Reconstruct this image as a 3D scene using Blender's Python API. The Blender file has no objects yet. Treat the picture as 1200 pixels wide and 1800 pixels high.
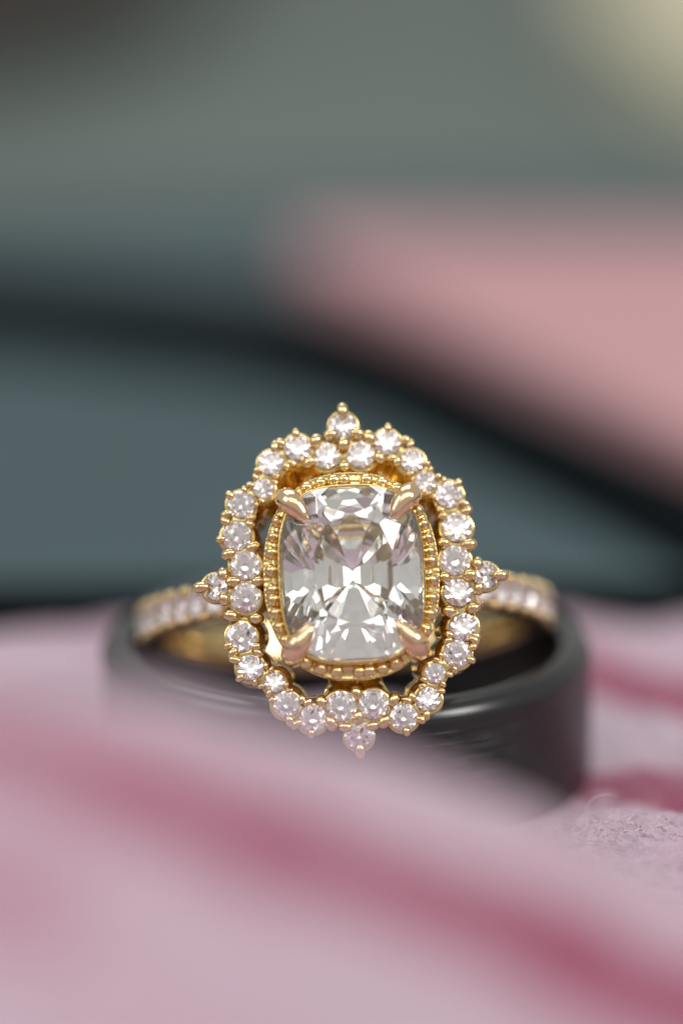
import bpy, bmesh, math, random
import numpy as np
from mathutils import Vector, Matrix

# Units: 1 Blender unit = 1 cm; the builders below work in millimetres and scale by MM.
MM = 0.1
rad = math.radians
sc = bpy.context.scene
C = sc.collection
random.seed(7)
RNG = np.random.default_rng(11)

# ------------------------------------------------------------------ camera
cam_d = bpy.data.cameras.new('camera')
cam = bpy.data.objects.new('camera', cam_d); C.objects.link(cam)
cam.location = (-0.044, -23.01, 7.985)
cam.rotation_euler = (rad(90 - 16.21), 0, 0)
cam_d.sensor_fit = 'VERTICAL'; cam_d.sensor_height = 36.0; cam_d.sensor_width = 24.0
cam_d.lens = 177.1
cam_d.clip_start = 0.5; cam_d.clip_end = 500
cam_d.dof.use_dof = True
cam_d.dof.focus_distance = 22.93
cam_d.dof.aperture_fstop = 0.098          # a 1.8 cm wide pupil, macro lens about f/5.6
sc.camera = cam

# ------------------------------------------------------------------ world and lamps
world = bpy.data.worlds.new('World'); sc.world = world; world.use_nodes = True
bg = world.node_tree.nodes['Background']
bg.inputs[0].default_value = (0.92, 0.92, 0.89, 1); bg.inputs[1].default_value = 0.52

def window_light(name, loc, target, sx, sy, power, col):
    l = bpy.data.lights.new(name, 'AREA'); l.shape = 'RECTANGLE'; l.size = sx; l.size_y = sy
    l.energy = power; l.color = col
    o = bpy.data.objects.new(name, l); C.objects.link(o)
    o.location = loc
    o.rotation_euler = (Vector(target) - Vector(loc)).to_track_quat('-Z', 'Y').to_euler()
    return o
window_light('window_light', (22, -12.5, 20), (0, 0, 1), 8, 9, 3800, (1.0, 0.98, 0.95))
window_light('overhead_light', (-4, 15, 30), (0, 0, 1), 28, 16, 3700, (0.88, 0.95, 1.0))
window_light('side_fill_light', (-28, -12, 24), (0, 0, 1), 20, 18, 2600, (0.96, 0.98, 1.0))  # added fill for the stones' reflections, no window is known there
window_light('high_fill_light', (3, -25, 36), (0, 0, 1), 46, 20, 5000, (1.0, 0.98, 0.95))  # added fill from above the camera to brighten the stones, no known lamp

vs = sc.view_settings
vs.view_transform = 'Standard'; vs.look = 'None'; vs.exposure = 0.0; vs.gamma = 1.0
vs.use_curve_mapping = False
cy = sc.cycles
cy.max_bounces = 28; cy.transmission_bounces = 24; cy.glossy_bounces = 12; cy.diffuse_bounces = 4
cy.sample_clamp_indirect = 12
cy.use_denoising = True
try: cy.denoiser = 'OPENIMAGEDENOISE'
except Exception: pass

# ------------------------------------------------------------------ helpers
def tag(o, label=None, cat=None, group=None, kind=None):
    if label: o['label'] = label
    if cat: o['category'] = cat
    if group: o['group'] = group
    if kind: o['kind'] = kind
    return o

def mesh_obj(name, verts, faces, mat, parent=None, smooth=True, scale=MM):
    me = bpy.data.meshes.new(name)
    v = np.asarray(verts, dtype=float) * scale
    me.from_pydata(v.tolist(), [], [tuple(map(int, f)) for f in faces])
    me.validate(); me.update()
    if smooth: me.polygons.foreach_set('use_smooth', [True] * len(me.polygons))
    if mat: me.materials.append(mat)
    o = bpy.data.objects.new(name, me); C.objects.link(o)
    if parent: o.parent = parent
    return o

def inst(name, me, parent, loc, rot=None, scale=(1, 1, 1)):
    o = bpy.data.objects.new(name, me); C.objects.link(o)
    o.parent = parent
    M = Matrix.Translation(Vector(loc) * MM)
    if rot is not None: M = M @ rot.to_4x4()
    M = M @ Matrix.Diagonal((scale[0], scale[1], scale[2], 1))
    o.matrix_local = M
    return o

def vnoise(x, y, seed=0):
    """smooth 2-D value noise, range about -1..1"""
    r = np.random.default_rng(seed); T = r.random((256, 256)) * 2 - 1
    xi = np.floor(x).astype(int); yi = np.floor(y).astype(int)
    fx = x - xi; fy = y - yi
    fx = fx * fx * (3 - 2 * fx); fy = fy * fy * (3 - 2 * fy)
    a = T[xi % 256, yi % 256]; b = T[(xi + 1) % 256, yi % 256]
    c = T[xi % 256, (yi + 1) % 256]; d = T[(xi + 1) % 256, (yi + 1) % 256]
    return (a * (1 - fx) + b * fx) * (1 - fy) + (c * (1 - fx) + d * fx) * fy

def smin(a, b, k):
    h = np.clip(0.5 + 0.5 * (b - a) / k, 0, 1)
    return b * (1 - h) + a * h - k * h * (1 - h)

def surface_nets(Fv, org, h):
    """quads of the zero level of a sampled distance field (negative inside)"""
    s = Fv < 0
    nx, ny, nz = Fv.shape
    cnt = np.zeros((nx - 1, ny - 1, nz - 1), int)
    for dx in (0, 1):
        for dy in (0, 1):
            for dz in (0, 1):
                cnt += s[dx:nx - 1 + dx, dy:ny - 1 + dy, dz:nz - 1 + dz]
    act = (cnt > 0) & (cnt < 8)
    idx = -np.ones(act.shape, int); ijk = np.argwhere(act); idx[act] = np.arange(len(ijk))
    acc = np.zeros((len(ijk), 3)); n = np.zeros(len(ijk))
    cor = [(a, b, c) for a in (0, 1) for b in (0, 1) for c in (0, 1)]
    for p in range(8):
        for q in range(p + 1, 8):
            A, B = np.array(cor[p]), np.array(cor[q])
            if np.abs(A - B).sum() != 1: continue
            fa = Fv[tuple((ijk + A).T)]; fb = Fv[tuple((ijk + B).T)]
            m = (fa < 0) != (fb < 0)
            t = np.where(m, fa / np.where(m, fa - fb, 1), 0)
            acc[m] += (A + (B - A) * t[:, None])[m]; n[m] += 1
    V = (ijk + acc / n[:, None]) * h + np.array(org)
    faces = []
    for ax in range(3):
        o1, o2 = [(1, 2), (2, 0), (0, 1)][ax]
        sl0 = [slice(None)] * 3; sl1 = [slice(None)] * 3
        sl0[ax] = slice(0, -1); sl1[ax] = slice(1, None)
        s0 = s[tuple(sl0)]; s1 = s[tuple(sl1)]
        e = np.argwhere(s0 != s1)
        ok = (e[:, o1] > 0) & (e[:, o2] > 0) & (e[:, o1] < Fv.shape[o1] - 1) & (e[:, o2] < Fv.shape[o2] - 1)
        e = e[ok]
        u1 = np.zeros(3, int); u1[o1] = 1; u2 = np.zeros(3, int); u2[o2] = 1
        f = np.stack([idx[tuple((e - u1 - u2).T)], idx[tuple((e - u2).T)], idx[tuple(e.T)], idx[tuple((e - u1).T)]], 1)
        flip = ~s[tuple(e.T)]
        f[flip] = f[flip][:, ::-1]
        faces.append(f)
    return V, np.concatenate(faces)

def grid3(lo, hi, h):
    ax = [np.arange(lo[i], hi[i] + h, h) for i in range(3)]
    return np.meshgrid(*ax, indexing='ij')

# ------------------------------------------------------------------ materials
def new_mat(name):
    m = bpy.data.materials.new(name); m.use_nodes = True
    return m, m.node_tree.nodes, m.node_tree.links, m.node_tree.nodes['Principled BSDF']

def add_bump(m, scale, strength, dist=0.01, stretch=(1, 1, 1), detail=4):
    N, L = m.node_tree.nodes, m.node_tree.links
    tc = N.new('ShaderNodeTexCoord'); mp = N.new('ShaderNodeMapping'); mp.inputs['Scale'].default_value = stretch
    nz = N.new('ShaderNodeTexNoise'); nz.inputs['Scale'].default_value = scale; nz.inputs['Detail'].default_value = detail
    b = N.new('ShaderNodeBump'); b.inputs['Strength'].default_value = strength; b.inputs['Distance'].default_value = dist
    L.new(tc.outputs['Object'], mp.inputs['Vector']); L.new(mp.outputs[0], nz.inputs['Vector'])
    L.new(nz.outputs['Fac'], b.inputs['Height']); L.new(b.outputs[0], N['Principled BSDF'].inputs['Normal'])
    return nz

def gold(name, col, rough, bump):
    m, N, L, p = new_mat(name)
    p.inputs['Base Color'].default_value = (*col, 1); p.inputs['Metallic'].default_value = 1
    nz = add_bump(m, 26, bump, 0.01)
    r = N.new('ShaderNodeMapRange'); r.inputs[3].default_value = rough * 0.7; r.inputs[4].default_value = rough * 1.5
    L.new(nz.outputs['Fac'], r.inputs[0]); L.new(r.outputs[0], p.inputs['Roughness'])
    return m
GOLD = gold('polished_gold', (0.80, 0.615, 0.33), 0.09, 0.16)
CLAW_GOLD = gold('claw_gold', (0.87, 0.62, 0.38), 0.11, 0.16)  # rosier base colour carries the pink reflection of the cloth
GOLD_CAST = gold('cast_gold', (0.75, 0.575, 0.26), 0.16, 0.28)

def gem(name, col, ior=2.418):
    m = bpy.data.materials.new(name); m.use_nodes = True
    N, L = m.node_tree.nodes, m.node_tree.links
    N.remove(N['Principled BSDF'])
    g = N.new('ShaderNodeBsdfGlass'); g.inputs['Color'].default_value = (*col, 1)
    g.inputs['Roughness'].default_value = 0.0; g.inputs['IOR'].default_value = ior
    L.new(g.outputs[0], N['Material Output'].inputs['Surface'])
    return m
DIAMOND = gem('diamond', (1.0, 0.995, 0.985))
ACCENT = gem('accent_diamond', (1.0, 0.985, 0.985))

def plain(name, col, rough, spec=0.5, metallic=0.0, var=0.0, vscale=3.0):
    m, N, L, p = new_mat(name)
    p.inputs['Base Color'].default_value = (*col, 1); p.inputs['Roughness'].default_value = rough
    p.inputs['Specular IOR Level'].default_value = spec; p.inputs['Metallic'].default_value = metallic
    if var:
        tc = N.new('ShaderNodeTexCoord'); nz = N.new('ShaderNodeTexNoise'); nz.inputs['Scale'].default_value = vscale
        cr = N.new('ShaderNodeMix'); cr.data_type = 'RGBA'
        cr.inputs[6].default_value = (*[c * (1 - var) for c in col], 1)
        cr.inputs[7].default_value = (*[min(1, c * (1 + var)) for c in col], 1)
        L.new(tc.outputs['Object'], nz.inputs['Vector']); L.new(nz.outputs['Fac'], cr.inputs[0])
        L.new(cr.outputs[2], p.inputs['Base Color'])
    return m

BLACK_METAL = plain('black_ceramic', (0.003, 0.0045, 0.0045), 0.24)
BLACK_METAL.node_tree.nodes['Principled BSDF'].inputs['IOR'].default_value = 1.62
add_bump(BLACK_METAL, 3.0, 0.5, 0.02, (0.7, 0.7, 24), 6)
def _wall_only(m):
    N, L = m.node_tree.nodes, m.node_tree.links
    tc = N.new('ShaderNodeTexCoord'); sp = N.new('ShaderNodeSeparateXYZ'); mr = N.new('ShaderNodeMapRange')
    mr.inputs[1].default_value = 0.56; mr.inputs[2].default_value = 0.64; mr.inputs[3].default_value = 0.6; mr.inputs[4].default_value = 0.06
    L.new(tc.outputs['Object'], sp.inputs[0]); L.new(sp.outputs['Z'], mr.inputs[0])
    b = [n for n in N if n.type == 'BUMP'][0]; L.new(mr.outputs[0], b.inputs['Strength'])
_wall_only(BLACK_METAL)
TABLE = plain('grey_green_table', (0.118, 0.146, 0.130), 0.6, 0.3, var=0.2, vscale=0.25)
SLATE = plain('slate_mat', (0.031, 0.062, 0.071), 0.55, 0.4, var=0.15, vscale=0.4)
SHADE_DARK = plain('shade_dark', (0.004, 0.006, 0.007), 0.9, 0.02, var=0.2)  # near-black that stands in for shade on both dark strips
PINK = plain('salmon_card', (0.50, 0.27, 0.285), 0.7, 0.3, var=0.08, vscale=0.5)
CREAM = plain('cream_card', (0.62, 0.56, 0.40), 0.7, 0.3, var=0.05)
BROWN = plain('dark_brown_leather', (0.035, 0.026, 0.024), 0.6, 0.3, var=0.2)

def cloth_material():
    m, N, L, p = new_mat('brushed_cloth')
    p.inputs['Roughness'].default_value = 0.95
    p.inputs['Specular IOR Level'].default_value = 0.15
    p.inputs['Sheen Weight'].default_value = 0.25; p.inputs['Sheen Roughness'].default_value = 0.5
    at = N.new('ShaderNodeAttribute'); at.attribute_name = 'dye'
    tc = N.new('ShaderNodeTexCoord')
    nz = N.new('ShaderNodeTexNoise'); nz.inputs['Scale'].default_value = 5.0; nz.inputs['Detail'].default_value = 6
    L.new(tc.outputs['Object'], nz.inputs['Vector'])
    ad = N.new('ShaderNodeMath'); ad.operation = 'MULTIPLY_ADD'; ad.inputs[1].default_value = 0.25; 
    L.new(nz.outputs['Fac'], ad.inputs[0])
    sb = N.new('ShaderNodeMath'); sb.operation = 'SUBTRACT'; sb.inputs[1].default_value = 0.125
    L.new(at.outputs['Fac'], sb.inputs[0]); L.new(sb.outputs[0], ad.inputs[2])
    cr = N.new('ShaderNodeValToRGB')
    e = cr.color_ramp.elements
    e[0].position = 0.0; e[0].color = (0.505, 0.395, 0.465, 1)
    e[1].position = 1.0; e[1].color = (0.29, 0.058, 0.118, 1)
    k = cr.color_ramp.elements.new(0.45); k.color = (0.45, 0.25, 0.325, 1)
    L.new(ad.outputs[0], cr.inputs[0]); L.new(cr.outputs[0], p.inputs['Base Color'])
    n2 = N.new('ShaderNodeTexNoise'); n2.inputs['Scale'].default_value = 22; n2.inputs['Detail'].default_value = 8
    n2.inputs['Distortion'].default_value = 1.5
    L.new(tc.outputs['Object'], n2.inputs['Vector'])
    b = N.new('ShaderNodeBump'); b.inputs['Strength'].default_value = 0.7; b.inputs['Distance'].default_value = 0.03
    L.new(n2.outputs['Fac'], b.inputs['Height']); L.new(b.outputs[0], p.inputs['Normal'])
    return m
CLOTH = cloth_material()
FIBRE = plain('cloth_fibre', (0.68, 0.55, 0.62), 0.8, 0.3)

# ------------------------------------------------------------------ setting: table
TZ = -1.2            # table top, mm
mesh_obj('table', [(-900, -500, TZ), (900, -500, TZ), (900, 1500, TZ), (-900, 1500, TZ)], [(0, 1, 2, 3)], TABLE)
tag(bpy.data.objects['table'], kind='structure')

# ------------------------------------------------------------------ cloth
_tx = np.linspace(-130, 130, 2601)
_cx = [-130, -18.63, -12.71, -6.65, -2.54, 1.7, 6.1, 8.35, 12.85, 17.32, 60, 130]
_k = np.hanning(31); _k /= _k.sum()
def _soft(v): return np.convolve(np.pad(np.interp(_tx, _cx, v), 15, 'edge'), _k, 'valid')
_ty = _soft([-62, -60, -58, -56, -54, -51, -48, -47, -46, -46, -46, -46])
_tz = _soft([22, 23.8, 22.9, 21.8, 20.1, 17.9, 14.8, 13.2, 10.5, 8.75, 2, 2])
def cloth_height(x, y):
    """a swelling fold between the camera and the black band, and a low one beside the band"""
    yc = np.interp(x, _tx, _ty); hc = np.interp(x, _tx, _tz)
    q = yc - y
    w = np.clip(5 + hc * .4, 5, 12)
    z = hc * np.where(q < 0, np.exp(-(q / w) ** 2), 1 - .5 * (1 - np.exp(-(q / 30.) ** 2)))
    yr = -11.5 + .5 * np.sin(x * .6); hr = 1.9 / (1 + np.exp(-(x - 9) / 1.2))
    z = z + hr * np.where(y > yr, np.exp(-((y - yr) / 2.6) ** 2), np.exp(-((y - yr) / 14) ** 2))
    # puffed up inside the black band, where the back of the ring rests
    r2 = x * x + (y - 3.5) ** 2
    z = z + 1.3 * np.exp(-(r2 / 38.0) ** 3)
    flat = np.clip((np.hypot(x, y) - 12.2) / 5, 0, 1)
    z = z + flat * (0.55 * vnoise(x * .16 + 3, y * .12, 3) + 0.28 * vnoise(x * .45, y * .4 + 7, 5))
    return z, q

def build_cloth():
    xs = np.concatenate([np.arange(-60, -22, 1.0), np.arange(-22, 5, .4), np.arange(5, 21, .16), np.arange(21, 60.5, 1.0)])
    ys = np.concatenate([np.arange(-130, -30, .7), np.arange(-30, -6, .16), np.arange(-6, 22.6, .4)])
    X, Y = np.meshgrid(xs, ys, indexing='ij')
    Z, Q = cloth_height(X, Y)
    # crinkled, brushed pile
    cr = 1 - np.abs(vnoise(X * 1.1 + 2 * vnoise(X * .5, Y * .5, 21), Y * 1.1 + 2 * vnoise(X * .5, Y * .5, 22), 23)) * 2
    fine = vnoise(X * 2.6, Y * 2.6, 25)
    out = np.clip((np.hypot(X, Y) - 12.3) / 1.5, 0, 1)
    Z = Z + out * (0.26 * np.clip(cr, -.2, 1) ** 2 * np.sign(cr) + 0.09 * fine)
    # wavy far edge that lifts a little off the table
    edge = np.clip((Y - 17.5) / 4.5, 0, 1)
    Yw = Y + edge * (1.0 * vnoise(X * .11, X * 0 + 3, 31) - .2 + .06 * np.clip(X, -30, 30))
    Z = Z + 0.5 * edge ** 2 * (1 + vnoise(X * .2, X * 0, 32))
    # dye: 0 pale lilac white, 1 deep pink
    n = vnoise(X * .18, Y * .18, 41); n2 = vnoise(X * .5, Y * .5, 42)
    D = 0.15 + 0.09 * n + 0.05 * n2 - .12 * (np.abs(Y - 6) < 3.2)
    def stripe(dist, hw, soft, amp):
        return amp / (1 + np.exp((np.abs(dist) - hw) / soft))
    sx = [-60, -12.3, -9.4, -6.4, -3.5, -.4, 2.8, 6.3, 10.2, 13.7, 60]
    qs = np.interp(X, sx, [0, 5.0, 6.6, 8.0, 9.0, 9.5, 10.2, 10.7, 11.0, 10.9, 10]) + .6 * n
    D = D + stripe(Q - qs, np.interp(X, [-13, 0, 9, 14], [2.3, 2.6, 3.9, 4.0]), 0.5, .95)
    D = D + stripe(Q - (14.8 + .65 * (X + 11)), 1.6, .6, .6) * np.clip((-X - 8) / 3, 0, 1)
    D = D + stripe((X - 14.4) * .70 + (Y - 12.7) * .714 + .8 * n2, 3.0, .3, .95) * (X > 5)
    D = D + stripe((X - 14.0) * .35 + (Y + 3.5) * .93 + 2.2 * n2 + 1.2 * n, 2.8, .4, .95) * (n2 < .35) * (X > 5)
    D = D + stripe((X + 30) * .2 + (Y - 2) * .98 + n, 2.0, .6, .5) * (X < -20)
    # parallel stripes further along the print, off to the sides
    D = D + stripe(((X * .5 - Y) % 34) - 17, 2.5, .7, .8) * (np.abs(X) > 26)
    D = np.clip(D, 0, 1)
    nx, ny = X.shape
    I = np.arange(nx * ny).reshape(nx, ny)
    top = np.stack([X, Yw, Z], -1).reshape(-1, 3)
    f = np.stack([I[:-1, :-1], I[1:, :-1], I[1:, 1:], I[:-1, 1:]], -1).reshape(-1, 4)
    # underside, 0.6 mm below, and a rim
    bot = top.copy(); bot[:, 2] = np.maximum(bot[:, 2] - 0.6, TZ + 0.05)
    nb = nx * ny
    border = np.concatenate([I[:, 0], I[-1, 1:], I[-2::-1, -1], I[0, -2:0:-1]])
    rim = [(border[i], border[i] + nb, border[(i + 1) % len(border)] + nb, border[(i + 1) % len(border)]) for i in range(len(border))]
    faces = np.concatenate([f, f[:, ::-1] + nb, np.array(rim)])
    o = mesh_obj('cloth', np.concatenate([top, bot]), faces, CLOTH)
    a = o.data.attributes.new('dye', 'FLOAT', 'POINT')
    a.data.foreach_set('value', np.concatenate([D.ravel(), D.ravel()]).astype(np.float32))
    return o
cloth = build_cloth()
tag(cloth, 'soft pale pink cloth streaked with deep rose, rumpled under the black band', 'cloth')

# ------------------------------------------------------------------ things behind, out of focus
def rounded_slab(name, outline, z0, z1, bev, mat):
    """prism over an outline (counter-clockwise, mm) with rolled top edge"""
    P = np.array(outline, float); n = len(P)
    E = np.roll(P, -1, 0) - P; E /= np.linalg.norm(E, axis=1)[:, None]
    Nn = np.stack([E[:, 1], -E[:, 0]], 1)
    vn = Nn + np.roll(Nn, 1, 0); vn /= np.linalg.norm(vn, axis=1)[:, None]
    rings = [(0, z0)] + [(bev * (1 - math.cos(a)), z1 - bev + bev * math.sin(a)) for a in np.linspace(0, math.pi / 2, 6)]
    V = []
    for ins, z in rings:
        for k in range(n):
            q = P[k] - vn[k] * ins; V.append((q[0], q[1], z))
    F = []
    for r in range(len(rings) - 1):
        for k in range(n):
            F.append((r * n + k, r * n + (k + 1) % n, (r + 1) * n + (k + 1) % n, (r + 1) * n + k))
    F.append(tuple(range((len(rings) - 1) * n, len(rings) * n))); F.append(tuple(range(n - 1, -1, -1)))
    o = mesh_obj(name, V, F, mat, smooth=False)
    return o

def round_poly(pts, r, seg=6):
    out = []; n = len(pts)
    for i in range(n):
        p0, p1, p2 = (Vector(pts[i - 1]), Vector(pts[i]), Vector(pts[(i + 1) % n]))
        a = (p0 - p1).normalized(); b = (p2 - p1).normalized()
        for k in range(seg + 1):
            t = k / seg
            q = (p1 + a * r) * (1 - t) ** 2 + p1 * 2 * t * (1 - t) + (p1 + b * r) * t * t
            out.append((q.x, q.y))
    return out

mat_o = rounded_slab('slate_mat', round_poly([(-160, 22), (160, 29), (160, 28), (100, 30), (160, 34), (160, 90), (10, 96), (-160, 108)][:2] + [(160, 125), (8, 125), (-160, 112)], 3), TZ + .02, 0.6, .3, SLATE)
def edge_shade():  # dark strip modelled in place of the shade beyond the cloth edge
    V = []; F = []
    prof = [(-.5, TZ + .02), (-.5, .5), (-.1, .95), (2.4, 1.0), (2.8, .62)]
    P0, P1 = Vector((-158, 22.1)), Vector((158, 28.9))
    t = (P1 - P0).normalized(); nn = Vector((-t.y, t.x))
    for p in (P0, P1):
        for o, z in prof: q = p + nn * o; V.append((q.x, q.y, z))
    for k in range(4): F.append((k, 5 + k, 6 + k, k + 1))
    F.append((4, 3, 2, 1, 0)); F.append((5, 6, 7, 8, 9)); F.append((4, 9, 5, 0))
    return mesh_obj('edge_shade_strip', V, F, SHADE_DARK, mat_o, smooth=False)
edge_shade()['label'] = 'black strip standing in for the shade along the near edge of the mat'
tag(mat_o, 'dark blue grey slate mat lying flat behind the pink cloth', 'mat')

def shade_streak():  # dark strip modelled in place of the shadow below the pink box
    pts = [(-90, 106), (-50, 97), (-23, 89), (-11.5, 84.5), (-3, 78), (4, 67.5), (11, 54.5), (18.5, 40.5), (24, 30)]
    # smooth centre line
    P = []
    for i in range(len(pts) - 1):
        p0 = Vector(pts[max(i - 1, 0)]); p1 = Vector(pts[i]); p2 = Vector(pts[i + 1]); p3 = Vector(pts[min(i + 2, len(pts) - 1)])
        for k in range(8):
            t = k / 8
            P.append(.5 * ((2 * p1) + (p2 - p0) * t + (2 * p0 - 5 * p1 + 4 * p2 - p3) * t * t + (3 * p1 - p0 - 3 * p2 + p3) * t ** 3))
    P.append(Vector(pts[-1]))
    prof = [(-9.5, 0.62), (-9.3, 1.0), (-5, 1.4), (0, 1.6), (5, 1.4), (9.3, 1.0), (9.5, .62)]
    V = []; F = []
    for i, p in enumerate(P):
        t = (P[min(i + 1, len(P) - 1)] - P[max(i - 1, 0)]).normalized(); nn = Vector((-t.y, t.x))
        wd = 1.0 - .5 * min(1, max(0, (p.x + 8) / 14))
        for o, z in prof: q = p + nn * o * wd; V.append((q.x, q.y, z))
    m = len(prof)
    for i in range(len(P) - 1):
        for k in range(m):
            F.append((i * m + k, (i + 1) * m + k, (i + 1) * m + (k + 1) % m, i * m + (k + 1) % m))
    F.append(tuple(range(m))); F.append(tuple(reversed(range((len(P) - 1) * m, len(P) * m))))
    return mesh_obj('shadow_streak', V, F, SHADE_DARK)
tag(shade_streak(), 'blurred black strip standing in for the shadow across the slate mat under the pink box', 'shade_strip')

pk = rounded_slab('pink_box', round_poly([(-3.8, 98), (20.5, 48.5), (30, 30.5), (75, 34), (95, 101), (-3.0, 102)], 1.5), 0.65, 3.2, 1.0, PINK)
tag(pk, 'blurred salmon pink flat box with rounded edges behind the ring', 'box')
cr = rounded_slab('cream_card', round_poly([(20, 196), (27, 160), (90, 140), (110, 300), (30, 290)], 4), TZ + .02, 4, 1.0, CREAM)
tag(cr, 'blurred cream card in the upper corner behind the pink box', 'card')
br = rounded_slab('brown_pouch', round_poly([(-90, 150), (-28, 172), (-14, 196), (-8, 300), (-110, 300)], 6), TZ + .02, 7, 3, BROWN)
tag(br, 'blurred dark brown leather pouch at the far edge of the table', 'pouch')

# ------------------------------------------------------------------ black band standing flat
BR, BI, BH = 11.75, 10.15, 7.0
def black_band():
    prof = []
    def arc(cx, cz, r, a0, a1, n=7):
        for k in range(n + 1):
            a = rad(a0 + (a1 - a0) * k / n); prof.append((cx + r * math.cos(a), cz + r * math.sin(a)))
    arc(BR - .45, .45, .45, -90, 0); 
    for z in np.linspace(1.0, BH - 1.2, 6): prof.append((BR + .02 * math.sin(z), z))
    arc(BR - 1.0, BH - 1.0, 1.0, 0, 84, 10); arc(BI + .5, BH - .5, .5, 96, 180)
    for z in np.linspace(BH - 1.2, 1.2, 4): prof.append((BI - .08, z))
    arc(BI + .45, .45, .45, 180, 270)
    n = 160; m = len(prof); V = []; F = []
    for i in range(n):
        a = 2 * math.pi * i / n
        for r, z in prof: V.append((r * math.cos(a), r * math.sin(a), z))
    for i in range(n):
        for k in range(m):
            j = (i + 1) % n
            F.append((i * m + k, j * m + k, j * m + (k + 1) % m, i * m + (k + 1) % m))
    o = mesh_obj('black_band', V, F, BLACK_METAL)
    o.location = (-0.02, 0.0, -0.01)
    return o
tag(black_band(), 'wide polished black metal wedding band lying flat and holding the gold ring', 'ring')

# ------------------------------------------------------------------ gemstones cut by planes
def cut_stone(name, planes, size, mat):
    bm = bmesh.new(); bmesh.ops.create_cube(bm, size=size)
    for nrm, d in planes:
        nrm = Vector(nrm).normalized()
        g = bm.verts[:] + bm.edges[:] + bm.faces[:]
        r = bmesh.ops.bisect_plane(bm, geom=g, dist=1e-6, plane_co=nrm * d, plane_no=nrm, clear_outer=True)
        ed = [e for e in r['geom_cut'] if isinstance(e, bmesh.types.BMEdge)]
        if len(ed) >= 3:
            bmesh.ops.contextual_create(bm, geom=ed)
    bmesh.ops.remove_doubles(bm, verts=bm.verts, dist=1e-5)
    bmesh.ops.recalc_face_normals(bm, faces=bm.faces)
    me = bpy.data.meshes.new(name); bm.to_mesh(me); bm.free()
    me.materials.append(mat)
    return me

def facet(th, al, d_h, z):          # plane with azimuth th, tilt al from horizontal, through radius d_h at height z
    n = (math.sin(al) * math.cos(th), math.sin(al) * math.sin(th), math.cos(al))
    return (n, math.sin(al) * d_h + math.cos(al) * z)

def round_brilliant():
    g = 0.03; P = []
    T = 2 * math.pi
    for k in range(32): P.append(((math.cos(T * k / 32), math.sin(T * k / 32), 0), 1.0))
    zt = 0.30
    P.append(((0, 0, 1), zt))
    for k in range(8):
        P.append(facet(T * k / 8, rad(34.5), 1.0, g)); P.append(facet(T * k / 8, rad(180 - 41.0), 1.0, -g))
    for k in range(8):
        a = T * k / 8
        for s in (-1, 1):
            P.append(facet(a + s * T / 32, rad(41), 1.0, g)); P.append(facet(a + s * T / 32, rad(180 - 42.6), 1.0, -g))
        rm = 1.0 - (zt - g) / math.tan(rad(34.5))
        P.append(facet(a + T / 16, rad(21), rm * .93, zt))
    return [(n, d * MM) for n, d in P]
STONE = cut_stone('accent_diamond', round_brilliant(), 0.6, ACCENT)     # radius 1 mm

CA, CB = 3.25, 4.04
def hsup(th): return (abs(CA * math.cos(th)) ** 1.5 + abs(CB * math.sin(th)) ** 1.5) ** (1 / 1.5)
def cushion():
    g = 0.07; P = []; T = 2 * math.pi
    for k in range(56): P.append(((math.cos(T * k / 56), math.sin(T * k / 56), 0), hsup(T * k / 56)))
    zt = 1.06; dep = 3.15
    P.append(((0, 0, 1), zt))
    mains = [0, 46, 90, 134, 180, 226, 270, 314]
    for i, a in enumerate(mains):
        th = rad(a); h = hsup(th); nxt = rad(mains[(i + 1) % 8] + (360 if i == 7 else 0))
        al = 33.5 if i % 2 == 0 else 31.5
        P.append(facet(th, rad(al), h, g))
        for s, o in ((1, (nxt - th)), (-1, th - rad(mains[i - 1] - (360 if i == 0 else 0)))):
            t2 = th + s * o * .27
            P.append(facet(t2, rad(al + 7), hsup(t2), g))
        tm = (th + nxt) / 2
        rm = hsup(tm) - (zt - g) / math.tan(rad(33))
        P.append(facet(tm, rad(19), rm * .885, zt))
    # pavilion: four tiers, steep under the girdle and flatter towards the point
    rr = random.Random(3)
    r0, z0 = 1.0, -g / dep
    for n, off, rad_end, ph in ((32, 5.0, .87, .5), (24, 2.4, .66, 0), (20, 1.0, .42, .5), (12, -1.8, .0, 0)):
        for k in range(n):
            th = T * (k + ph) / n + (rr.uniform(-.02, .02) if n > 8 else 0); h = hsup(th); be = .5 * math.atan2(dep, h) + .5 * rad(41.3)
            P.append(facet(th, math.pi - (be + rad(off + rr.uniform(-.5, .5))), r0 * h, z0 * dep))
        z0 -= (r0 - rad_end) * (1 + off * .035); r0 = rad_end
    return [(n, d * MM) for n, d in P]
CENTRE = cut_stone('centre_diamond', cushion(), 3.0, DIAMOND)

# ------------------------------------------------------------------ the gold ring
ring = bpy.data.objects.new('engagement_ring', None); C.objects.link(ring)
ring.empty_display_size = 0.2
EL = rad(26.0); ZC = 7.0; RC = 11.6
nrm = Vector((0, -math.cos(EL), math.sin(EL))); vup = Vector((0, math.sin(EL), math.cos(EL)))
B = Matrix(((1, vup.x, nrm.x), (0, vup.y, nrm.y), (0, vup.z, nrm.z)))
B = Matrix.Rotation(rad(1.5), 3, 'Z') @ B @ Matrix.Rotation(rad(2.0), 3, 'Z')
head = Vector((0, -10.15, 12.62))
ring.matrix_world = Matrix.Translation(head * MM) @ B.to_4x4()
tag(ring, 'yellow gold diamond ring with scalloped diamond halo, leaning inside the black band', 'ring')

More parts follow.
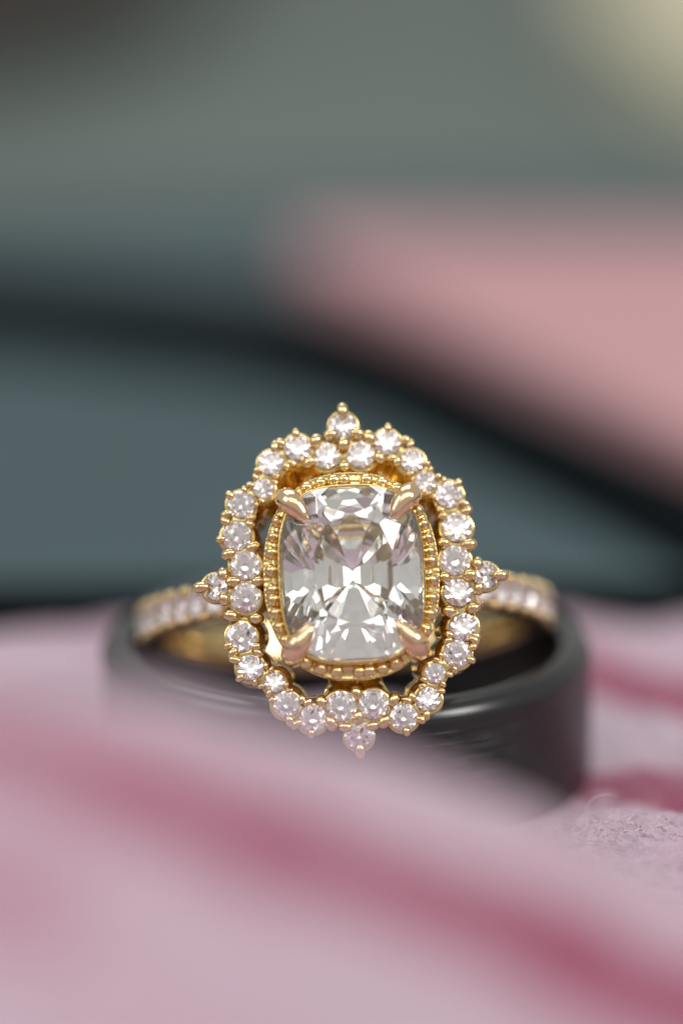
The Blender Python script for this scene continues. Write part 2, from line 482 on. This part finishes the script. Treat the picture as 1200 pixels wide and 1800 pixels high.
S = [(0.72, 5.82, 0.62), (1.96, 6.36, 0.60), (3.08, 5.45, 0.55), (3.61, 4.45, 0.47), (4.65, 3.80, 0.62), (4.94, 2.27, 0.68), (4.78, 0.74, 0.68),
     (4.86, -0.73, 0.68), (5.01, -2.35, 0.65), (4.66, -3.56, 0.62), (3.61, -4.41, 0.47), (3.24, -5.59, 0.57), (2.09, -6.35, 0.62), (0.74, -5.71, 0.68),
     (-0.72, -5.74, 0.68), (-2.04, -6.25, 0.62), (-3.21, -5.55, 0.60), (-3.69, -4.52, 0.47), (-4.76, -3.79, 0.60), (-5.10, -2.37, 0.68), (-4.83, -0.58, 0.68),
     (-4.78, 0.91, 0.68), (-5.12, 2.28, 0.68), (-4.86, 3.73, 0.62), (-3.82, 4.44, 0.47), (-3.42, 5.62, 0.57), (-2.17, 6.27, 0.62), (-0.84, 5.82, 0.60)]
TIPS = [(-0.03, 7.23, 0.66), (6.18, -0.03, 0.62), (0.04, -7.12, 0.66), (-6.21, -0.02, 0.62)]

def halo_body():
    h = 0.085
    U, V, W = grid3((-7.6, -8.5, -2.5), (7.6, 8.6, 0.55), h)
    Fv = np.full(U.shape, 9.0)
    for i, (x, y, r) in enumerate(S + TIPS):
        tip = i >= len(S)
        R = r + (0.08 if tip else 0.15)
        # a cup, wider towards the finger on the inner side
        depth = 1.5 if tip else 2.2
        l = math.hypot(x, y); ox, oy = -x / l, -y / l
        sh = np.clip((-0.1 - W) / 1.8, 0, 1) * ((1.5 if y > 4.2 else 0.6) if not tip else 0.5)
        d = np.hypot(U - x - ox * sh, V - y - oy * sh) - R - .06 * np.clip(-W / .3, 0, 1) + (np.clip(-W - .3, 0, 2) * (.06 if not tip else .2))
        q = np.abs(W + depth / 2 + .08) - (depth / 2)
        c = np.minimum(np.maximum(d + .1, q + .1), 0) + np.hypot(np.maximum(d + .1, 0), np.maximum(q + .1, 0)) - .1
        Fv = smin(Fv, c, .14)
        if not tip:                                   # inner rail a step below the stones
            d2 = np.hypot(U - x - ox * .22, V - y - oy * .22) - R - .06
            q2 = np.abs(W + 1.25) - .85
            Fv = smin(Fv, np.maximum(d2, q2), .12)
    def bar(x0, y0, w0, x1, y1, w1, r):
        nonlocal Fv
        a = np.array((x0, y0, w0)); b = np.array((x1, y1, w1)); ab = b - a
        t = np.clip(((U - a[0]) * ab[0] + (V - a[1]) * ab[1] + (W - a[2]) * ab[2]) / (ab @ ab), 0, 1)
        d = np.sqrt((U - a[0] - t * ab[0]) ** 2 + (V - a[1] - t * ab[1]) ** 2 + (W - a[2] - t * ab[2]) ** 2) - r
        Fv = smin(Fv, d, .2)
    for sx in (-1, 1):
        bar(sx * .75, 5.4, -1.1, sx * .7, 4.1, -1.2, .42)
        bar(sx * 4.5, .75, -1.2, sx * 3.3, .6, -1.3, .38); bar(sx * 4.5, -.7, -1.2, sx * 3.3, -.6, -1.3, .38)
        bar(sx * 1.3, 5.4, -1.2, sx * 1.2, 4.3, -1.2, .5); bar(0, sx * 5.2, -1.0, 0, sx * 4.2, -1.0, .5)
    bar(0, 5.7, -1.0, 0, 6.6, -.9, .5); bar(0, -5.6, -1.0, 0, -6.5, -.9, .5)
    bar(4.9, 0, -1.2, 5.8, 0, -1.1, .5); bar(-4.9, 0, -1.2, -5.8, 0, -1.1, .5)
    for sg in (-1, 1):
        e = .45; a1 = np.abs(U) - (1.9 if sg > 0 else 1.25) + e; a2 = np.abs(V - sg * 4.75) - .8 + e; a3 = np.abs(W + 1.25) - .55 + e
        d = np.sqrt(np.maximum(a1, 0) ** 2 + np.maximum(a2, 0) ** 2 + np.maximum(a3, 0) ** 2) + np.minimum(np.maximum(a1, np.maximum(a2, a3)), 0) - e
        Fv = smin(Fv, d, .35)
    # drilled seats
    for x, y, r in S + TIPS:
        rr = np.hypot(U - x, V - y)
        cone = (rr - r * 1.03 - np.clip(W, -3, 0) * 1.05) * .69
        hole = rr - r * .42
        Fv = np.maximum(Fv, -np.minimum(np.where(W > 0, rr - r * 1.03, cone), hole))
    return surface_nets(Fv, (-7.6, -8.5, -2.5), h)
v, f = halo_body()
halo = mesh_obj('halo', v, f, GOLD_CAST, ring)

def jitter(a): return Matrix.Rotation(rad(random.uniform(-a, a)), 3, 'X') @ Matrix.Rotation(rad(random.uniform(-a, a)), 3, 'Y') @ Matrix.Rotation(random.uniform(0, 6.28), 3, 'Z')
for x, y, r in S:
    inst('accent_diamond', STONE, halo, (x, y, 0.06), jitter(11), (r, r, r))
for k, (x, y, r) in enumerate(TIPS):
    l = math.hypot(x, y); ax = Vector((-y / l, x / l, 0))
    inst('accent_diamond', STONE, halo, (x, y, 0.03), Matrix.Rotation(rad(10 if k % 2 == 0 else 20), 3, ax) @ jitter(3), (r, r, r))

# claws: a pointed drop, 1 mm long
def drop_mesh(name, mat):
    rings = [(-.5, .0), (-.47, .2), (-.36, .38), (-.18, .48), (.02, .5), (.2, .44), (.36, .31), (.47, .15), (.5, 0)]
    n = 12; V = []; F = []
    for t, r in rings:
        if r == 0: V.append((t, 0, 0)); continue
        for k in range(n):
            a = 2 * math.pi * k / n; V.append((t, r * math.cos(a), r * math.sin(a)))
    def base(i): return 0 if i == 0 else 1 + (i - 1) * n
    m = len(rings)
    for k in range(n):
        F.append((0, 1 + (k + 1) % n, 1 + k)); F.append((base(m - 2) + k, base(m - 2) + (k + 1) % n, base(m - 1)))
    for i in range(1, m - 2):
        for k in range(n):
            F.append((base(i) + k, base(i) + (k + 1) % n, base(i + 1) + (k + 1) % n, base(i + 1) + k))
    o = mesh_obj(name, V, F, mat); me = o.data; bpy.data.objects.remove(o)
    return me
CLAW = drop_mesh('claw', GOLD)

def claw(parent, x, y, w, ang, length, width, pitch=12, name='claw'):
    R = Matrix.Rotation(ang, 3, 'Z') @ Matrix.Rotation(rad(-pitch), 3, 'Y')
    return inst(name, CLAW, parent, (x, y, w), R, (length, width, width * 1.05))

BIG = {27, 26, 0, 5, 6, 7, 12, 13, 14, 19, 20, 21}      # junctions beside the tip stones
nS = len(S)
for i in range(nS):
    x0, y0, r0 = S[i]; x1, y1, r1 = S[(i + 1) % nS]
    dx, dy = x1 - x0, y1 - y0; L = math.hypot(dx, dy); dx /= L; dy /= L
    t = (r0 + (L - r0 - r1) / 2)
    mx, my = x0 + dx * t, y0 + dy * t
    nx, ny = -dy, dx
    # outward side
    if nx * mx + ny * my < 0: nx, ny = -nx, -ny
    if abs(mx) > 3 and abs(my) < 1 or abs(my) > 5 and abs(mx) < .4:
        pass
    big = i in BIG
    sm = .70 if min(r0, r1) < .5 else 1.0
    for side in (1, -1):
        off = (.50 if big else .52) * min(r0, r1) / .62 + .04
        px, py = mx + nx * off * side, my + ny * off * side
        # aim at the gap between the two stones
        ang = math.atan2(-ny * side, -nx * side) + random.uniform(-.25, .25)
        if big:
            claw(halo, px, py, .20, ang, random.uniform(.66, .80), random.uniform(.50, .60), 16)
        elif side == 1:
            for s2 in (-1, 1):
                claw(halo, px + dx * .17 * s2 + nx * .04, py + dy * .17 * s2 + ny * .04, .16, ang + s2 * .5, sm * random.uniform(.50, .64), sm * random.uniform(.36, .45), 14)
        else:
            for s2 in (-1, 1):
                claw(halo, px + dx * .15 * s2, py + dy * .15 * s2, .15, ang + s2 * .4, sm * random.uniform(.48, .58), sm * random.uniform(.33, .41), 14)
    # extra bead on the outer flank of each scallop
for x, y, r in TIPS:
    l = math.hypot(x, y); ox, oy = x / l, y / l
    claw(halo, x + ox * (r + .02), y + oy * (r + .02), .16, math.atan2(-oy, -ox), .78, .54, 18)
    for s2 in (-1, 1):
        tx, ty = -oy * s2, ox * s2
        claw(halo, x + tx * r * .92 - ox * r * .62, y + ty * r * .92 - oy * r * .62, .15, math.atan2(-ty + oy * .2, -tx + ox * .2), .68, .52, 14)
# shoulder claws on the outer edge of the single-file stones
for i in (1, 4, 8, 9, 12, 15, 18, 19, 22, 23, 26):
    x, y, r = S[i]; x0, y0, _ = S[i - 1]; x1, y1, _ = S[(i + 1) % nS]
    bx, by = 2 * x - x0 - x1, 2 * y - y0 - y1; l = math.hypot(bx, by) or 1
    bx /= l; by /= l
    if bx * x + by * y < 0: bx, by = -bx, -by
    claw(halo, x + bx * (r + .05), y + by * (r + .05), .10, math.atan2(-by, -bx), .50, .38, 10)

# bezel: a cushion-shaped wall swept round the centre stone
SV = 0.10                      # centre of the stone, up the head
def outline(th, off):
    # superellipse point with outward offset along its normal
    p = 3.0; c, s = math.cos(th), math.sin(th)
    x = CA * math.copysign(abs(c) ** (2 / p), c); y = CB * math.copysign(abs(s) ** (2 / p), s)
    nx = math.copysign(abs(x / CA) ** (p - 1), x) / CA; ny = math.copysign(abs(y / CB) ** (p - 1), y) / CB
    l = math.hypot(nx, ny)
    if off <= .12: return x + nx / l * off, y + ny / l * off, nx / l, ny / l
    t = (off - .12) / .67; i = x + nx / l * .12, y + ny / l * .12
    a, b, pp = 4.02, 4.80, 2.3
    m = (abs(i[0] / a) ** pp + abs(i[1] / b) ** pp) ** (-1 / pp)
    return i[0] + (i[0] * m - i[0]) * t, i[1] + (i[1] * m - i[1]) * t, nx / l, ny / l

def outline_even(n):
    th = np.linspace(0, 2 * math.pi, 4001)[:-1]
    P = np.array([outline(t, .40)[:2] for t in th])
    d = np.r_[0, np.cumsum(np.linalg.norm(np.roll(P, -1, 0) - P, axis=1))]
    return np.interp(np.arange(n) / n * d[-1], d, np.r_[th, 2 * math.pi])

def bezel_body():
    prof = [(-.30, 1.35), (-.06, 1.50), (.03, 1.57), (.08, 1.54), (.12, 1.38), (.15, 1.16), (.20, 1.08), (.40, 1.00), (.60, .98),
            (.67, .98), (.71, 1.01), (.76, .98), (.79, .86), (.77, .55), (.69, .25), (.60, .05), (.35, -.5), (.05, -1.3), (-.2, -2.1), (-.6, -2.3), (-.9, -2.1), (-.75, -1.2), (-.5, -.1), (-.4, .8)]
    n = 480; ths = outline_even(n); V = []; F = []; m = len(prof)
    for i, t in enumerate(ths):
        for k, (o, w) in enumerate(prof):
            if 9 <= k <= 12:
                kn = 0.016 * math.sin(i / n * 2 * math.pi * 120); o += kn * .6; w += kn
            oo = max(o, -1.0)
            x, y, _, _ = outline(t, oo); V.append((x, y + SV, w))
    for i in range(n):
        j = (i + 1) % n
        for k in range(m):
            F.append((i * m + k, j * m + k, j * m + (k + 1) % m, i * m + (k + 1) % m))
    return mesh_obj('bezel', V, F, GOLD_CAST, ring)
bezel = bezel_body()
bm = bmesh.new(); bmesh.ops.create_icosphere(bm, subdivisions=2, radius=0.1); BEAD = bpy.data.meshes.new('bead'); bm.to_mesh(BEAD); bm.free()
BEAD.polygons.foreach_set('use_smooth', [True] * len(BEAD.polygons)); BEAD.materials.append(GOLD)
NB = 38
for t in outline_even(NB):
    x, y, nx, ny = outline(t + .04, .40)
    if math.hypot(abs(x) - 2.78, abs(y) - 3.5) < .5: continue
    r = random.uniform(.31, .375)
    inst('bead', BEAD, bezel, (x, y + SV, 1.02), Matrix.Rotation(math.atan2(ny, nx), 3, 'Z') @ Matrix.Rotation(rad(random.uniform(-6, 6)), 3, 'Y'), (r * .92, r, r * 1.1))

o = inst('centre_diamond', CENTRE, ring, (0.05, SV, 1.60))

# four claws over the corners of the centre stone
def sweep(name, pts, radii, mat, parent, n=16, flat=None, sub=5):
    P = []; R = []
    for i in range(len(pts) - 1):
        p0 = Vector(pts[max(i - 1, 0)]); p1 = Vector(pts[i]); p2 = Vector(pts[i + 1]); p3 = Vector(pts[min(i + 2, len(pts) - 1)])
        for k in range(sub):
            t = k / sub
            P.append(.5 * ((2 * p1) + (p2 - p0) * t + (2 * p0 - 5 * p1 + 4 * p2 - p3) * t * t + (3 * p1 - p0 - 3 * p2 + p3) * t ** 3))
            R.append(radii[i] * (1 - t) + radii[i + 1] * t)
    P.append(Vector(pts[-1])); R.append(radii[-1])
    V = []; F = []
    side = None
    for i, p in enumerate(P):
        t = (P[min(i + 1, len(P) - 1)] - P[max(i - 1, 0)]).normalized()
        if side is None: side = (flat or Vector((1, 0, 0)))
        a = (side - t * side.dot(t)).normalized(); b = t.cross(a)
        for k in range(n):
            th = 2 * math.pi * k / n
            V.append(p + a * math.cos(th) * R[i] + b * math.sin(th) * R[i] * .92)
    m = len(P)
    for i in range(m - 1):
        for k in range(n):
            F.append((i * n + k, i * n + (k + 1) % n, (i + 1) * n + (k + 1) % n, (i + 1) * n + k))
    F.append(tuple(reversed(range(n)))); F.append(tuple(range((m - 1) * n, m * n)))
    return mesh_obj(name, [tuple(x) for x in V], F, mat, parent)
for sx, sy in ((-1, 1), (1, 1), (-1, -1), (1, -1)):
    j = random.uniform(-.06, .06)
    d = Vector((sx * .62, sy * .78, 0)).normalized(); side = Vector((-d.y, d.x, 0))
    c = Vector((sx * 2.72, sy * 3.42 + SV, 0))
    pts = [c + d * -.35 + Vector((0, 0, -1.4)), c + d * .12 + Vector((0, 0, 0)), c + d * .20 + Vector((0, 0, 1.2)), c + d * .10 + Vector((0, 0, 1.85)), c - d * .18 + Vector((0, 0, 2.16)),
           c - d * .62 + Vector((0, 0, 2.26)), c - d * (1.00 + j) + Vector((0, 0, 2.33)), c - d * (1.25 + j) + Vector((0, 0, 2.35)), c - d * (1.33 + j) + Vector((0, 0, 2.34))]
    sweep('claw', pts, [.35, .48, .54, .57, .55, .45, .29, .14, .03], CLAW_GOLD, ring, flat=side)

# shank with pave-set shoulders
RI, RO, HW = 8.7, 9.75, 0.86
PAVE = [(s, 33 + 7.1 * k) for s in (-1, 1) for k in range(8)]
def shank_body():
    h = 0.11
    lo = (-10.2, -1.4, -RC - 10.2); hi = (10.2, 1.4, -RC + 10.2)
    U, V, W = grid3(lo, hi, h)
    rr = np.hypot(U, W + RC)
    ang = np.degrees(np.abs(np.arctan2(U, W + RC)))
    hw = HW + .12 * np.clip((ang - 100) / 60, 0, 1)
    ro = RO - .25 * np.clip((ang - 100) / 50, 0, 1)
    dr = np.abs(rr - (RI + ro) / 2) - (ro - RI) / 2 + .06 * (V / HW) ** 2
    dv = np.abs(V) - hw
    e = .28
    Fv = np.minimum(np.maximum(dr + e, dv + e), 0) + np.hypot(np.maximum(dr + e, 0), np.maximum(dv + e, 0)) - e
    for s, a in PAVE:
        d = np.array((s * math.sin(rad(a)), math.cos(rad(a))))
        t = U * d[0] + (W + RC) * d[1] - RO                     # height along the stone axis
        lat = np.sqrt((U * d[1] - (W + RC) * d[0]) ** 2 + V ** 2)
        near = (U * d[0] + (W + RC) * d[1]) > 0
        cone = (lat - .62 - np.clip(t, -3, 0) * 1.05) * .69
        Fv = np.where(near, np.maximum(Fv, -cone), Fv)
    return surface_nets(Fv, lo, h)
v, f = shank_body()
shank = mesh_obj('shank', v, f, GOLD, ring)
for s, a in PAVE:
    th = rad(a); d = Vector((s * math.sin(th), 0, math.cos(th)))
    R = Matrix.Rotation(s * th, 3, 'Y')
    p = Vector((0, 0, -RC)) + d * (RO + .06)
    inst('accent_diamond', STONE, shank, p, R @ jitter(4), (.60, .60, .60))
    th2 = th + rad(3.55); d2 = Vector((s * math.sin(th2), 0, math.cos(th2))); R2 = Matrix.Rotation(s * th2, 3, 'Y')
    for sv in (-1, 1):
        for sd in (-1, 1):
            p2 = Vector((0, sv * .70, -RC)) + d2 * (RO + .04) + (R2 @ Vector((1, 0, 0))) * sd * .17
            inst('claw', CLAW, shank, p2, R2 @ Matrix.Rotation(rad(-90 * sv), 3, 'Z') @ Matrix.Rotation(rad(-10), 3, 'Y'), (.42, .28, .30))
# short uprights from the shank to the head
for sx in (-1, 1):
    for sy in (-.55, .55):
        sweep('gallery_bar', [(sx * 5.6, sy, -3.9), (sx * 5.5, sy * 1.0, -2.6), (sx * 5.3, sy * 1.05, -1.2)], [.34, .30, .36], GOLD_CAST, ring)

# ------------------------------------------------------------------ fuzz on the cloth
def fuzz():
    V = []; F = []
    def strand(pts, r):
        b = len(V); n = len(pts)
        for i, p in enumerate(pts):
            t = (pts[min(i + 1, n - 1)] - pts[max(i - 1, 0)]).normalized()
            a = t.cross(Vector((0, 0, 1)));
            if a.length < .05: a = t.cross(Vector((1, 0, 0)))
            a.normalize(); c = t.cross(a)
            rr = r * (1 - .6 * i / n)
            for k in range(3):
                an = 2.094 * k; V.append(tuple(p + a * math.cos(an) * rr + c * math.sin(an) * rr))
        for i in range(n - 1):
            for k in range(3):
                F.append((b + i * 3 + k, b + i * 3 + (k + 1) % 3, b + i * 3 + 3 + (k + 1) % 3, b + i * 3 + 3 + k))
    for _ in range(5200):
        x = random.uniform(3, 24); y = random.gauss(-15, 5)
        if math.hypot(x, y) < 12.6: continue
        z, _q = cloth_height(np.array([x]), np.array([y])); z = float(z[0])
        a = random.uniform(0, 6.28); L = random.uniform(.3, .85); cur = random.uniform(-1.2, 1.2); hgt = random.uniform(-.05, .16)
        pts = []
        for k in range(6):
            t = k / 5
            aa = a + cur * t
            pts.append(Vector((x + L * t * math.cos(aa), y + L * t * math.sin(aa), z + .05 + hgt * math.sin(math.pi * min(1, t * 1.1)))))
        strand(pts, random.uniform(.012, .030))
    return mesh_obj('cloth_fuzz', V, F, FIBRE, cloth)
fz = fuzz(); fz['kind'] = 'stuff'

def hair():
    z0 = float(cloth_height(np.array([10.8]), np.array([-11.6]))[0][0])
    pts = [(10.7, -11.7, z0 - .1), (10.78, -11.65, z0 + .55), (11.05, -11.6, z0 + 1.0), (11.5, -11.5, z0 + 1.18), (11.9, -11.2, z0 + 1.1), (12.3, -10.6, z0 + .8)]
    return sweep('loose_fibre', pts, [.02, .019, .018, .016, .013, .008], FIBRE, None, n=6)
tag(hair(), 'single pale curled fibre standing up from the cloth beside the black band', 'fibre')
